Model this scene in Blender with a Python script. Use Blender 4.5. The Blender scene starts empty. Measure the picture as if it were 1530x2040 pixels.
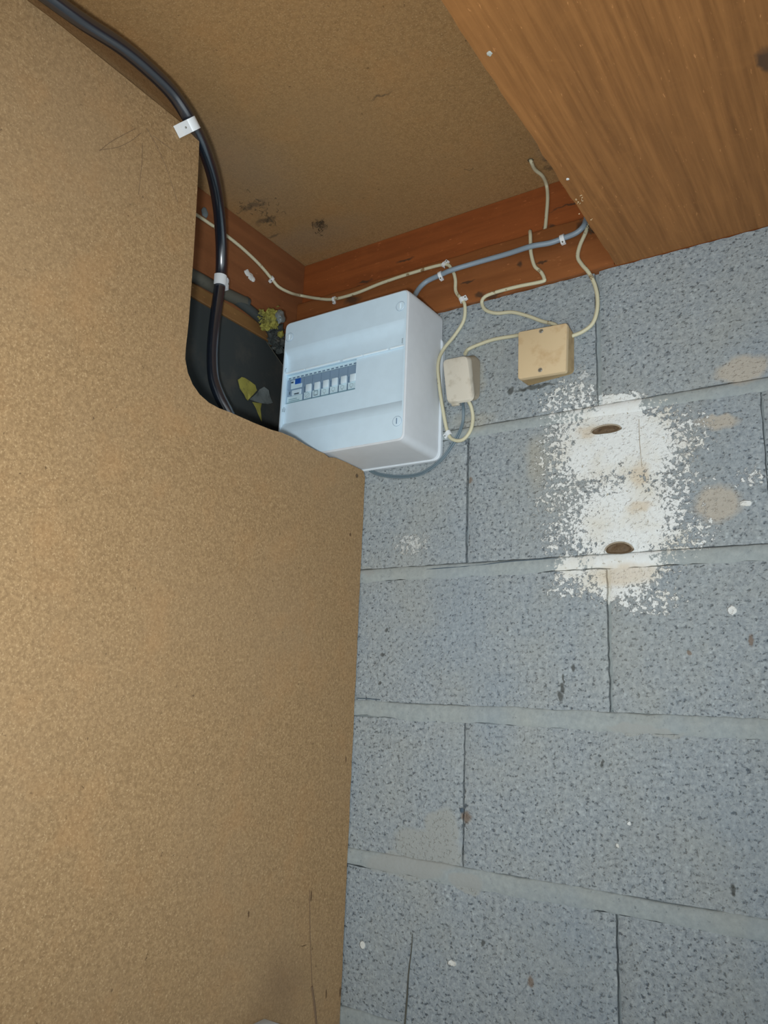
import bpy, bmesh, math, random
from mathutils import Vector, Matrix
random.seed(7)
R = math.radians
S = bpy.context.scene
C = S.collection

# ------------------------------------------------------------------ camera
YAW, PIT, ROL = R(-33.68), R(13.1), R(2.28)
FPX = 1560.0
cy, sy, cp, sp, cr, sr = math.cos(YAW), math.sin(YAW), math.cos(PIT), math.sin(PIT), math.cos(ROL), math.sin(ROL)
CF = Vector((sy*cp, cy*cp, sp)); _r = Vector((cy, -sy, 0)); _u = _r.cross(CF)
CR = cr*_r + sr*_u; CU = -sr*_r + cr*_u
CAM = Vector((0, -1, 0))
cd = bpy.data.cameras.new('camera'); cam = bpy.data.objects.new('camera', cd); C.objects.link(cam)
cd.sensor_fit = 'VERTICAL'; cd.sensor_height = 36; cd.sensor_width = 27; cd.lens = FPX/2040*36
cd.clip_start = 0.01
M = Matrix((CR, CU, -CF)).transposed().to_4x4(); M.translation = CAM
cam.matrix_world = M
S.camera = cam

# ------------------------------------------------------------------ light
S.view_settings.view_transform = 'Standard'; S.view_settings.look = 'None'
S.view_settings.exposure = 0.0; S.view_settings.gamma = 1; S.view_settings.use_curve_mapping = False
w = bpy.data.worlds.new('world'); S.world = w; w.use_nodes = True
w.node_tree.nodes['Background'].inputs[0].default_value = (0.86, 0.95, 1.0, 1)
w.node_tree.nodes['Background'].inputs[1].default_value = 0.95
fl = bpy.data.lights.new('phone_flash', 'SPOT'); fl.energy = 31.0; fl.shadow_soft_size = 0.022
fl.spot_size = R(116); fl.spot_blend = 1.0; fl.color = (0.93, 0.98, 1.0)
flo = bpy.data.objects.new('phone_flash', fl); C.objects.link(flo)
flo.location = CAM - CR*0.045 - CU*0.03 + CF*0.005
flo.rotation_euler = (CF - CR*0.10 + CU*0.14).to_track_quat('-Z', 'Y').to_euler()

# ------------------------------------------------------------------ placing helpers
def ray(x, y): return CF + CR*((x-765)/FPX) - CU*((y-1020)/FPX)
def hit(x, y, ax, v):
    d = ray(x, y); i = 'xyz'.index(ax)
    return CAM + d*((v-CAM[i])/d[i])
def W(x, y, Y=0.0): return hit(x, y, 'y', Y)

# ------------------------------------------------------------------ mesh helpers
def mk(name, bm, mat, parent=None, smooth=True, angle=35):
    bmesh.ops.recalc_face_normals(bm, faces=bm.faces[:])
    me = bpy.data.meshes.new(name); bm.to_mesh(me); bm.free()
    if isinstance(mat, (list, tuple)):
        for m in mat: me.materials.append(m)
    else: me.materials.append(mat)
    if smooth:
        for p in me.polygons: p.use_smooth = True
        try: me.set_sharp_from_angle(angle=R(angle))
        except Exception: pass
    o = bpy.data.objects.new(name, me); C.objects.link(o)
    if parent: 
        o.parent = parent; o.matrix_parent_inverse = Matrix.Translation(-parent.location)
    return o
def tag(o, label=None, cat=None, group=None, kind=None):
    if label: o['label'] = label
    if cat: o['category'] = cat
    if group: o['group'] = group
    if kind: o['kind'] = kind
    return o
def thing(name, loc, label, cat, group=None):
    o = bpy.data.objects.new(name, None); C.objects.link(o); o.location = loc; o.empty_display_size = 0.02
    return tag(o, label, cat, group)
def box(bm, x0, x1, y0, y1, z0, z1, bev=0.0, seg=2):
    r = bmesh.ops.create_cube(bm, size=1)
    vs = r['verts']
    for v in vs:
        v.co = Vector(((x0+x1)/2+v.co.x*(x1-x0), (y0+y1)/2+v.co.y*(y1-y0), (z0+z1)/2+v.co.z*(z1-z0)))
    if bev > 0:
        es = list({e for v in vs for e in v.link_edges})
        bmesh.ops.bevel(bm, geom=es, offset=bev, segments=seg, affect='EDGES', profile=0.5)
def loft(bm, layers, cap0=True, cap1=True):
    L = [[bm.verts.new(p) for p in l] for l in layers]; n = len(L[0])
    for a, b in zip(L, L[1:]):
        for i in range(n):
            j = (i+1) % n
            bm.faces.new((a[i], a[j], b[j], b[i]))
    if cap0: bm.faces.new(L[0][::-1])
    if cap1: bm.faces.new(L[-1])
    return L
def rpoly(poly, r, n=6):
    out = []; m = len(poly)
    for i in range(m):
        p, a, b = Vector(poly[i]), Vector(poly[i-1]), Vector(poly[(i+1) % m])
        rr = r[i] if isinstance(r, (list, tuple)) else r
        q0 = p + (a-p).normalized()*rr; q1 = p + (b-p).normalized()*rr
        for k in range(n+1):
            t = k/n; out.append(q0*(1-t)**2*1 + p*2*t*(1-t) + q1*t*t)
    return out
def inset(pts, d):
    c = sum(pts, Vector((0, 0)))/len(pts); out = []; n = len(pts)
    for i in range(n):
        a, b = pts[i-1], pts[(i+1) % n]; t = (b-a)
        if t.length < 1e-9: out.append(pts[i].copy()); continue
        t.normalize(); nn = Vector((-t.y, t.x))
        if nn.dot(c-pts[i]) < 0: nn = -nn
        out.append(pts[i]+nn*d)
    return out
def xz(pts, y): return [Vector((p[0], y, p[1])) for p in pts]
def spline(P, k=8):
    P = [Vector(p) for p in P]; out = []
    Q = [P[0]*2-P[1]] + P + [P[-1]*2-P[-2]]
    for i in range(1, len(Q)-2):
        a, b, c, d = Q[i-1:i+3]
        for s in range(k):
            t = s/k
            out.append(0.5*((2*b)+(c-a)*t+(2*a-5*b+4*c-d)*t*t+(3*b-a-3*c+d)*t**3))
    out.append(P[-1]); return out
def tube(bm, pts, r, n=10, cap=True):
    pts = [Vector(p) for p in pts]
    T = [(pts[min(i+1, len(pts)-1)]-pts[max(i-1, 0)]).normalized() for i in range(len(pts))]
    up = Vector((0, 0, 1)) if abs(T[0].z) < .9 else Vector((1, 0, 0))
    s = T[0].cross(up).normalized(); layers = []
    for i, (p, t) in enumerate(zip(pts, T)):
        s = (s - t*s.dot(t)).normalized(); u = t.cross(s)
        rr = r[i] if isinstance(r, (list, tuple)) else r
        layers.append([p + s*math.cos(a)*rr + u*math.sin(a)*rr for a in [2*math.pi*k/n for k in range(n)]])
    loft(bm, layers, cap, cap)
def disc(bm, c, n, r, h, seg=20, r2=None):
    n = Vector(n).normalized(); a = n.orthogonal().normalized(); b = n.cross(a); c = Vector(c)
    r2 = r if r2 is None else r2
    loft(bm, [[c + a*math.cos(t)*q + b*math.sin(t)*q + n*hh for t in [2*math.pi*k/seg for k in range(seg)]] for q, hh in ((r, 0), (r, h*.6), (r2, h))])
def torus(bm, c, n, R0, r, seg=24, m=6, ax=1.0):
    n = Vector(n).normalized(); a = Vector((1, 0, 0)); b = n.cross(a)
    V = [[bm.verts.new(Vector(c)+(a*math.cos(t)+b*math.sin(t)*ax)*(R0+r*math.cos(s))+n*r*math.sin(s)) for s in [2*math.pi*j/m for j in range(m)]] for t in [2*math.pi*k/seg for k in range(seg)]]
    for i in range(seg):
        for j in range(m):
            bm.faces.new((V[i][j], V[(i+1) % seg][j], V[(i+1) % seg][(j+1) % m], V[i][(j+1) % m]))

# ------------------------------------------------------------------ material helpers
class NT:
    def __init__(s, name):
        s.m = bpy.data.materials.new(name); s.m.use_nodes = True; s.t = s.m.node_tree
        s.b = s.t.nodes['Principled BSDF']; s.pos = s.t.nodes.new('ShaderNodeNewGeometry').outputs['Position']
    def n(s, typ, **kw):
        o = s.t.nodes.new(typ)
        for k, v in kw.items(): setattr(o, k, v)
        return o
    def put(s, sock, v):
        if hasattr(v, 'is_output') or isinstance(v, bpy.types.NodeSocket): s.t.links.new(v, sock)
        elif isinstance(v, (tuple, list)) and len(v) == 3 and sock.type == 'RGBA': sock.default_value = (*v, 1)
        else: sock.default_value = v
    def math(s, op, a, b=0.0, c=0.0, clamp=False):
        o = s.n('ShaderNodeMath', operation=op, use_clamp=clamp)
        s.put(o.inputs[0], a); s.put(o.inputs[1], b)
        if op in ('MULTIPLY_ADD', 'COMPARE', 'SMOOTH_MAX'): s.put(o.inputs[2], c)
        return o.outputs[0]
    def vmul(s, v, k):
        o = s.n('ShaderNodeVectorMath', operation='MULTIPLY'); s.put(o.inputs[0], v); o.inputs[1].default_value = k; return o.outputs[0]
    def noise(s, sc, det=3, rough=.5, v=None, dist=0.0):
        o = s.n('ShaderNodeTexNoise'); s.put(o.inputs['Vector'], s.pos if v is None else v)
        o.inputs['Scale'].default_value = sc; o.inputs['Detail'].default_value = det; o.inputs['Roughness'].default_value = rough
        o.inputs['Distortion'].default_value = dist
        return o.outputs['Fac']
    def voro(s, sc, v=None, out='Distance', feat='F1'):
        o = s.n('ShaderNodeTexVoronoi', feature=feat); s.put(o.inputs['Vector'], s.pos if v is None else v); o.inputs['Scale'].default_value = sc
        return o.outputs[out]
    def rng(s, v, a, b, c=0.0, d=1.0):
        o = s.n('ShaderNodeMapRange'); o.clamp = True; s.put(o.inputs[0], v)
        for i, q in enumerate((a, b, c, d)): s.put(o.inputs[i+1], q)
        return o.outputs[0]
    def mix(s, f, a, b, mode='MIX'):
        o = s.n('ShaderNodeMix', data_type='RGBA', blend_type=mode)
        s.put(o.inputs[0], f); s.put(o.inputs[6], a); s.put(o.inputs[7], b); return o.outputs[2]
    def bump(s, h, st, d=.001, prev=None):
        o = s.n('ShaderNodeBump'); o.inputs['Strength'].default_value = st; o.inputs['Distance'].default_value = d
        s.put(o.inputs['Height'], h)
        if prev is not None: s.put(o.inputs['Normal'], prev)
        return o.outputs[0]
    def blobs(s, L, warp=.02, wsc=30, base=None):
        """field >0 inside any ellipse; L = (centre, radii(x,y,z))"""
        if base is None:
            nz = s.n('ShaderNodeTexNoise'); s.put(nz.inputs['Vector'], s.pos); nz.inputs['Scale'].default_value = wsc; nz.inputs['Detail'].default_value = 3
            a = s.n('ShaderNodeVectorMath', operation='SUBTRACT'); s.put(a.inputs[0], nz.outputs['Color']); a.inputs[1].default_value = (.5, .5, .5)
            base = s.n('ShaderNodeVectorMath', operation='MULTIPLY_ADD'); s.put(base.inputs[0], a.outputs[0]); base.inputs[1].default_value = (warp,)*3; s.put(base.inputs[2], s.pos); base = base.outputs[0]
        f = None
        for c, r in L:
            a = s.n('ShaderNodeVectorMath', operation='SUBTRACT'); s.put(a.inputs[0], base); a.inputs[1].default_value = c
            b = s.n('ShaderNodeVectorMath', operation='DIVIDE'); s.put(b.inputs[0], a.outputs[0]); b.inputs[1].default_value = r
            l = s.n('ShaderNodeVectorMath', operation='LENGTH'); s.put(l.inputs[0], b.outputs[0])
            v = s.math('SUBTRACT', 1.0, l.outputs['Value'])
            f = v if f is None else s.math('MAXIMUM', f, v)
        return f
    def out(s, col=None, rough=.6, nrm=None, spec=.5, metal=0.0):
        if col is not None: s.put(s.b.inputs['Base Color'], col)
        s.put(s.b.inputs['Roughness'], rough); s.put(s.b.inputs['Specular IOR Level'], spec); s.put(s.b.inputs['Metallic'], metal)
        if nrm is not None: s.put(s.b.inputs['Normal'], nrm)
        return s.m
def wb(px, py, rx, rz): p = W(px, py); return ((p.x, 0, p.z), (rx, 10, rz))

def concrete(mortar=False):
    t = NT('mortar' if mortar else 'concrete_block')
    big = t.noise(5, 3); mid = t.noise(38, 4, .6)
    if not mortar:
        fine = t.noise(170, 4, .72); grit = t.voro(130); dash = t.noise(230, 2, .6, t.vmul(t.pos, (.72, 1, 1.0)))
        col = t.mix(t.rng(fine, .34, .66), (.205, .238, .262), (.365, .405, .420))
        col = t.mix(t.math('MULTIPLY', t.rng(grit, .30, .05), t.rng(mid, .42, .62)), col, (.44, .50, .52))
        col = t.mix(t.math('MULTIPLY', t.rng(dash, .41, .31), .95), col, (.085, .105, .125))
        col = t.mix(t.math('MULTIPLY', t.rng(t.noise(95, 4, .75, dist=1.2), .395, .34), .6), col, (.085, .105, .125))
        h = t.math('ADD', t.math('MULTIPLY', fine, .6), t.math('MULTIPLY', t.rng(dash, .45, .3), -.6))
        hs = .8
    else:
        fine = t.noise(130, 4, .6)
        col = t.mix(t.rng(fine, .3, .7), (.262, .300, .308), (.345, .385, .385)); col = t.mix(t.rng(t.noise(150, 4, .72), .38, .31, 0, .8), col, (.13, .155, .17)); h = fine; hs = .35
    col = t.mix(t.math('MULTIPLY', t.rng(t.noise(9, 3, .6), .42, .66), .30), col, (.34, .345, .30))
    col = t.mix(t.math('MULTIPLY', t.rng(big, .5, .68), .28), col, (.22, .28, .34))
    # smooth grey mortar smears
    sm = t.blobs([wb(880, 1650, .032, .028), wb(850, 1690, .06, .03), wb(800, 1725, .07, .016), wb(930, 1755, .03, .012), wb(1290, 1455, .05, .006), wb(720, 1140, .03, .006)], .03, 24)
    col = t.mix(t.rng(sm, 0, .22), col, (.315, .335, .325))
    # beige stains
    bg = t.blobs([wb(1430, 1005, .034, .026), wb(1480, 735, .036, .022), wb(1430, 840, .03, .012)], .02, 50)
    col = t.mix(t.math('MULTIPLY', t.rng(bg, 0, .35), .8), col, (.44, .40, .33))
    tn = t.blobs([wb(940, 840, .045, .02), wb(1070, 920, .02, .05), wb(1240, 1140, .055, .03), wb(955, 750, .012, .03)], .03, 30)
    col = t.mix(t.math('MULTIPLY', t.rng(tn, 0, .6), .35), col, (.42, .38, .28))
    # white plaster left by an old fitting
    core = [wb(1222, 868, .064, .052), wb(1190, 905, .046, .032), wb(1232, 808, .036, .020), wb(1285, 885, .034, .044), wb(1245, 1040, .057, .048),
            wb(1245, 1005, .052, .020), wb(1240, 1130, .050, .030), wb(1222, 1160, .022, .024), wb(1136, 1130, .019, .013), wb(1262, 990, .02, .03)]
    halo = [wb(1130, 800, .058, .044), wb(1125, 905, .058, .075), wb(1330, 880, .060, .060), wb(1150, 985, .075, .05), wb(1120, 1065, .045, .034), wb(1345, 1075, .060, .022),
            wb(1330, 950, .05, .09), wb(1150, 1165, .060, .026), wb(1290, 1200, .055, .024), wb(1500, 950, .022, .020), wb(1398, 1050, .022, .016), wb(1230, 990, .13, .15),
            wb(1378, 865, .035, .035)]
    halo2 = [wb(820, 1085, .045, .026), wb(1160, 745, .014, .02)]
    fc = t.blobs(core, .022, 60); fh = t.blobs(halo, .03, 40); fs = t.blobs(halo2, .02, 40)
    sp = t.noise(150, 4, .7); sp2 = t.noise(45, 4, .7)
    a = t.math('ADD', t.math('MULTIPLY', fc, 1.0), t.math('MULTIPLY', t.math('SUBTRACT', sp2, .5), .8))
    m1 = t.rng(t.math('ADD', a, t.math('MULTIPLY', t.math('SUBTRACT', sp, .5), .9)), .06, .12)
    m2 = t.rng(t.math('ADD', t.math('MULTIPLY', t.math('MINIMUM', fh, .45), .30), t.math('ADD', sp, t.math('MULTIPLY', t.rng(fc, -.45, .1), .10))), .625, .675)
    m2 = t.math('MULTIPLY', m2, t.rng(fh, .0, .05))
    m3 = t.math('MULTIPLY', t.rng(t.math('ADD', t.math('MULTIPLY', fs, .2), sp), .58, .66), t.math('MULTIPLY', t.rng(fs, .0, .3), .55))
    # isolated white specks
    dots = t.blobs([wb(1486, 1003, .008, .0045), wb(1459, 1216, .006, .006), wb(722, 1883, .0055, .006), wb(900, 1920, .007, .004), wb(1253, 1641, .003, .003), wb(1230, 1685, .0025, .003), wb(1360, 886, .006, .006)], .005, 150)
    m4 = t.rng(dots, .05, .25)
    msk = t.math('MAXIMUM', t.math('MAXIMUM', m1, m2), t.math('MAXIMUM', m3, m4))
    pl = t.mix(t.rng(t.noise(16, 4, .6), .45, .72), (.70, .73, .72), (.62, .60, .52))
    pl = t.mix(t.math('MULTIPLY', t.rng(t.blobs([wb(1240, 1145, .05, .02), wb(1275, 1010, .022, .008), wb(1275, 945, .016, .02), wb(1170, 860, .02, .012)], .02, 60), 0, .5), .55), pl, (.56, .46, .32))
    pl = t.mix(t.rng(t.noise(120, 3, .7), .36, .31), pl, (.40, .38, .32))
    col = t.mix(msk, col, pl)
    # dark pits, rusty specks and a painted shadow line under the tan junction box
    dk = t.blobs([wb(1016, 779, .0075, .008), wb(1116, 1388, .005, .008), wb(1121, 1370, .0035, .008), wb(1141, 1330, .003, .006), wb(1122, 1352, .002, .008), wb(762, 1304, .005, .004), wb(880, 1110, .0, .0) if False else wb(757, 1361, .002, .004),
                  wb(1200, 1521, .003, .006), wb(1575, 1770, .003, .006), wb(1460, 1775, .004, .008), wb(962, 1880, .004, .004), wb(770, 1255, .003, .004), wb(1065, 771, .040, .004)], .010, 110)
    col = t.mix(t.rng(dk, .0, .45, 0, .85), col, (.07, .075, .07))
    br = t.blobs([wb(936, 957, .006, .0055), wb(1497, 1277, .004, .009), wb(928, 1628, .010, .010), wb(1057, 1955, .005, .008), wb(1372, 1300, .003, .004)], .008, 120)
    col = t.mix(t.rng(br, .0, .45, 0, .75), col, (.17, .115, .075))
    h = t.math('ADD', h, t.math('MULTIPLY', msk, .9))
    n1 = t.bump(h, hs, .0022)
    n2 = t.bump(mid, .25, .004, n1)
    return t.out(col, t.math('SUBTRACT', .92, t.math('MULTIPLY', msk, .1)), n2, .25)

def hardboard(name, base, dark, light, seed=0.0):
    t = NT(name)
    sh = t.n('ShaderNodeVectorMath', operation='ADD'); t.put(sh.inputs[0], t.pos); sh.inputs[1].default_value = (seed, seed*2, seed)
    p = sh.outputs[0]
    f = t.noise(260, 4, .75, p); g = t.noise(520, 2, .6, p); b = t.noise(3.0, 4, .55, p); m = t.noise(14, 4, .6, p)
    col = t.mix(t.rng(f, .36, .64), dark, base)
    col = t.mix(t.math('MULTIPLY', t.rng(g, .60, .72), .8), col, light)
    col = t.mix(t.math('MULTIPLY', t.rng(t.noise(150, 3, .7, p), .33, .27), .8), col, (dark[0]*.35, dark[1]*.33, dark[2]*.33))
    col = t.mix(t.math('MULTIPLY', t.rng(b, .46, .66), .35), col, (base[0]*.82, base[1]*.86, base[2]*.98))
    col = t.mix(t.math('MULTIPLY', t.rng(m, .52, .70), .22), col, (base[0]*1.12, base[1]*.92, base[2]*.75))
    return t, col, t.bump(f, .35, .0008)
def cblob(px, py, rx, ry): p = hit(px, py, 'z', .775); return ((p.x, p.y, .775), (rx, ry, 1))

t, col, nr = hardboard('hardboard_panel', (.372, .240, .116), (.238, .147, .068), (.50, .35, .19))
def pb(px, py, ry, rz): p = hit(px, py, 'x', -.705); return ((-.705, p.y, p.z), (1, ry, rz))
dk = t.blobs([pb(711, 948, .004, .0045), pb(689, 1513, .002, .006), pb(678, 1975, .003, .008), pb(650, 1980, .002, .007), pb(620, 1785, .002, .008), pb(495, 1822, .002, .005), pb(698, 1065, .003, .003), pb(255, 430, .001, .001), pb(622, 1890, .0015, .002), pb(605, 1884, .008, .001)], .004, 120)
col = t.mix(t.rng(dk, 0, .4, 0, .8), col, (.07, .035, .015))
grime_dim = t.blobs([pb(560, 1960, .06, .05), pb(700, 1960, .03, .10), pb(710, 1900, .02, .2)], .05, 14)  # grime tint that also paints in the brightness drop towards bottom right
col = t.mix(t.rng(grime_dim, -.1, .9, 0, .4), col, (.15, .09, .05))
M_panel = t.out(col, .72, nr, .3)
t, col, nr = hardboard('hardboard_ceiling', (.365, .215, .088), (.255, .145, .058), (.50, .35, .19), 3.1)
dk = t.blobs([cblob(505, 410, .035, .008), cblob(530, 440, .03, .008), cblob(637, 448, .012, .016), cblob(545, 470, .02, .006), cblob(1095, 325, .006, .02), cblob(1090, 335, .01, .006), cblob(760, 190, .02, .003), cblob(935, 338, .006, .002)], .03, 60)
col = t.mix(t.math('MULTIPLY', t.rng(dk, 0, .6), .6), col, (.06, .045, .03))
ds = t.blobs([cblob(480, 330, .10, .16), cblob(600, 480, .16, .05), cblob(1090, 300, .02, .05)], .05, 20)
col = t.mix(t.math('MULTIPLY', t.rng(ds, 0, .8), .35), col, (.25, .19, .13))
M_ceil = t.out(col, .75, nr, .25)

def wood(name, base, dark, stretch, sc=60, spots=None, rough=.5, str_=.8):
    t = NT(name); v = t.vmul(t.pos, stretch)
    g = t.noise(sc, 5, .6, v, .3); g2 = t.noise(sc*.3, 4, .6, v, .5); b = t.noise(4, 3)
    fig = t.noise(26, 4, .7, None, 1.0)
    col = t.mix(t.math('MULTIPLY', t.rng(g, .35, .65), str_), base, dark)
    col = t.mix(t.math('MULTIPLY', t.rng(g2, .50, .68), .34), col, tuple(c*.62 for c in dark))
    col = t.mix(t.math('MULTIPLY', t.rng(fig, .5, .7), .25), col, tuple(c*1.15 for c in base))
    col = t.mix(t.math('MULTIPLY', t.rng(b, .45, .65), .30), col, tuple(c*.75 for c in base))
    col = t.mix(t.math('MULTIPLY', t.rng(t.noise(320, 3, .6, t.vmul(t.pos, tuple(max(.25, s) for s in stretch))), .66, .72), .5), col, tuple(min(1, c*1.9+.03) for c in base))
    if spots:
        f = t.blobs(spots, .02, 50); col = t.mix(t.rng(f, 0, .5, 0, .8), col, (.045, .03, .02))
    return t.out(col, rough, t.bump(g, .3, .0008), .35)
def bb(px, py, rx, rz): p = W(px, py); return ((p.x, 0, p.z), (rx, 10, rz))
M_beam = wood('reddish_beam_wood', (.300, .085, .022), (.190, .052, .014), (.07, 1, 1), 62,
   [bb(630, 612, .015, .018), bb(705, 578, .012, .014), bb(575, 580, .01, .012), bb(1095, 445, .008, .006), bb(1080, 450, .004, .004), bb(720, 555, .02, .003), bb(800, 515, .02, .003), bb(1140, 398, .05, .002), bb(985, 590, .02, .004), bb(920, 570, .02, .003), bb(985, 520, .008, .005), bb(935, 560, .02, .002), bb(1085, 523, .014, .0015)])
M_batten = wood('pale_batten_wood', (.300, .108, .034), (.190, .064, .020), (.06, 1, 1), 48,
   [bb(705, 600, .02, .01), bb(985, 590, .02, .004), bb(935, 563, .018, .0025), bb(1083, 524, .012, .002), bb(1035, 530, .006, .008), bb(958, 588, .012, .006), bb(1165, 452, .012, .012), bb(1185, 460, .010, .010)])
M_left = wood('dusty_trim_wood', (.240, .095, .038), (.165, .062, .026), (1, .08, 1), 50)
M_strip = wood('orange_strip_wood', (.22, .115, .040), (.15, .072, .026), (1, .08, 1), 50)
M_soffit = wood('brown_plywood', (.315, .138, .040), (.190, .078, .020), (1, .045, 1), 150, [((W(1530, 118).x*0+hit(1527, 122, 'z', .6).x, hit(1527, 122, 'z', .6).y, .6), (.010, .022, 1))], .55)

def plain(name, col, rough=.5, spec=.5, dirt=None, dsc=40, bump=0.0, metal=0.0, lo=.52, hi=.7):
    t = NT(name); c = col; 
    if dirt: c = t.mix(t.math('MULTIPLY', t.rng(t.noise(dsc, 4, .65), lo, hi), 1.0), col, dirt)
    else: c = t.mix(t.rng(t.noise(60, 2), .4, .6), col, tuple(x*.975 for x in col))
    nr = t.bump(t.noise(dsc*3, 3), bump, .001) if bump else None
    return t.out(c, rough, nr, spec, metal)
M_white = plain('white_plastic', (.64, .70, .745), .38, .4)
M_cover = plain('bluish_white_plastic', (.62, .775, .88), .36, .4)
M_wside = plain('white_plastic_textured', (.60, .635, .665), .55, .3, bump=.04)
M_wclip = plain('white_clip_plastic', (.72, .75, .76), .4, .5)
M_slot = plain('dark_slot', (.06, .09, .12), .7)
M_mod = plain('blue_grey_module', (.29, .39, .50), .5)
M_modd = plain('dark_module', (.17, .25, .34), .5)
M_tog = plain('white_toggle', (.78, .90, .96), .4)
M_blue = plain('blue_button', (.02, .12, .50), .4)
M_card = plain('label_card', (.74, .88, .92), .6)
M_ink = plain('grey_ink', (.16, .22, .25), .7)
M_teal = plain('teal_strip', (.26, .42, .46), .5)
M_beige = plain('beige_plastic', (.60, .465, .28), .5, .4, (.50, .35, .19), 35)
M_beige2 = plain('beige_plastic_base', (.46, .33, .165), .55, .4, (.36, .25, .12), 40)
M_old = plain('grubby_ivory_plastic', (.60, .56, .47), .6, .3, (.40, .355, .27), 30, .1)
M_oldd = plain('grubby_brown_plastic', (.36, .31, .235), .7, .3, (.18, .14, .095), 26, .1)
M_cream = plain('cream_cable', (.55, .52, .36), .5, .4, (.24, .17, .09), 60, lo=.625, hi=.66)
M_brown = plain('painted_over_cable', (.20, .13, .07), .6)
M_gcab = plain('grey_cable', (.235, .30, .355), .45, .5)
M_twin = plain('dark_grey_cable', (.12, .17, .20), .4, .5)
M_black = plain('black_cable_sheath', (.006, .010, .018), .24, .9)
M_felt = plain('dark_felt', (.036, .042, .042), .9, .2, (.055, .055, .05), 18, .2)
M_deep = plain('recess_shade_board', (.012, .014, .014), .95, .1)  # near-black stands for the shade deep in the recess
M_pipe = plain('dark_conduit', (.045, .052, .05), .7, .3, (.10, .09, .07), 30)
M_lag = plain('conduit_sleeve', (.085, .082, .065), .8, .2, (.05, .055, .05), 30)
M_yel = plain('yellow_foam', (.27, .25, .06), .9, .1, (.15, .14, .05), 60, .4)
M_foil = plain('silver_tape', (.20, .23, .23), .35, .6, (.10, .12, .12), 60, .6, .3)
M_screw = plain('metal_screw', (.42, .44, .42), .35, .6, metal=.9)
M_rust = plain('brown_stub', (.120, .080, .045), .6, .3, (.05, .03, .02), 160, .5)
M_web = plain('dusty_cobweb', (.10, .075, .045), .9, .1)
M_pencil = plain('pencil_line', (.16, .10, .055), .8)
M_chip = plain('grey_chip', (.40, .42, .38), .8, .2)
M_plug = plain('wall_filler', (.66, .68, .66), .8, .2)
M_conc, M_mort = concrete(), concrete(True)
M_floor = plain('floor_concrete', (.30, .30, .29), .9, .2, (.2, .2, .19), 5)

M_black.node_tree.nodes['Principled BSDF'].inputs['IOR'].default_value = 1.85
M_black.node_tree.nodes['Principled BSDF'].inputs['Roughness'].default_value = .27
# ------------------------------------------------------------------ structure: block wall
wall = bpy.data.objects.new('wall_back', None); C.objects.link(wall); wall.location = (0, 0, -1.5)
tag(wall, 'grey concrete block wall with smooth mortar bands and white plaster patches', None, None, 'structure')
XL, XR = -.895, .62
rows = [(.397, .600, -.319), (.190, .382, -.520), (-.011, .171, -.314), (-.220, -.033, -.519), (-.426, -.242, -.314), (-.630, -.447, -.519), (-.835, -.651, -.314), (-1.04, -.856, -.519), (-1.245, -1.061, -.314), (-1.5, -1.266, -.519)]
def block(x0, x1, z0, z1, seed):
    rnd = random.Random(seed); bm = bmesh.new()
    near = z1 > -.5
    nx, nz = (max(2, int((x1-x0)/.010)), max(2, int((z1-z0)/.010))) if near else (3, 2)
    G = []
    dy = rnd.uniform(-.0006, .0006)
    for j in range(nz+1):
        row = []
        for i in range(nx+1):
            x = x0+(x1-x0)*i/nx; z = z0+(z1-z0)*j/nz; y = dy + rnd.uniform(-.0003, .0003)
            ex = i in (0, nx); ez = j in (0, nz)
            if ex: x += (rnd.uniform(0, .0016) if i == 0 else -rnd.uniform(0, .0016)); y += .0015
            if ez: z += (rnd.uniform(0, .0012) if j == 0 else -rnd.uniform(0, .0012)); y += .0008
            row.append(bm.verts.new((x, y, z)))
        G.append(row)
    for j in range(nz):
        for i in range(nx): bm.faces.new((G[j][i], G[j][i+1], G[j+1][i+1], G[j+1][i]))
    bd = [G[0][i] for i in range(nx+1)] + [G[j][nx] for j in range(1, nz+1)] + [G[nz][i] for i in range(nx-1, -1, -1)] + [G[j][0] for j in range(nz-1, 0, -1)]
    bk = [bm.verts.new((v.co.x, .09, v.co.z)) for v in bd]; n = len(bd)
    for i in range(n): bm.faces.new((bd[i], bk[i], bk[(i+1) % n], bd[(i+1) % n]))
    bm.faces.new(bk)
    return mk('concrete_block', bm, M_conc, wall)
k = 0
gaps = [.0066, .0034, .0036, .0016, .0022, .003, .003, .003, .003, .003]
for ri, (z0, z1, xj) in enumerate(rows):
    xs = [xj + .4015*q for q in range(-2, 4)]
    xs = [XL] + [x for x in xs if XL+.02 < x < XR-.02] + [XR]
    for a, b in zip(xs, xs[1:]):
        k += 1; ga, gb = [(gaps[ri]/2 if v < -.2 else .0004) for v in (a, b)]
        block(a+(ga if a > XL else 0), b-(gb if b < XR else 0), z0, z1, k)
for i in range(len(rows)-1):
    zt, zb = rows[i][0], rows[i+1][1]; bm = bmesh.new(); rnd = random.Random(100+i)
    n = 150; L = []; a = b = 0
    for q in range(n+1):
        x = XL+(XR-XL)*q/n
        a = a*.85+rnd.uniform(-.0014, .0014); b = b*.8+rnd.uniform(-.0006, .0006)*(1 if i < 2 else 1.6); yy = rnd.uniform(-.0003, .0003)
        tp = zt-.00005+b*.35 if i < 2 else zt+.0004+b
        L.append([Vector((x, .05, zb-.001)), Vector((x, .0008, zb-.0015+a)), Vector((x, yy-.0007, zb+.0020+a)), Vector((x, yy-.0009, (zb+zt)/2)), Vector((x, yy-.0007, tp-.0022+(b if i < 2 else 0))), Vector((x, .0012, tp)), Vector((x, .05, zt-.0002))])
    loft(bm, L); mk('mortar_joint', bm, M_mort, wall, angle=60)
bm = bmesh.new(); box(bm, XL, XR, .0095, .088, -1.5, .6)
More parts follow.
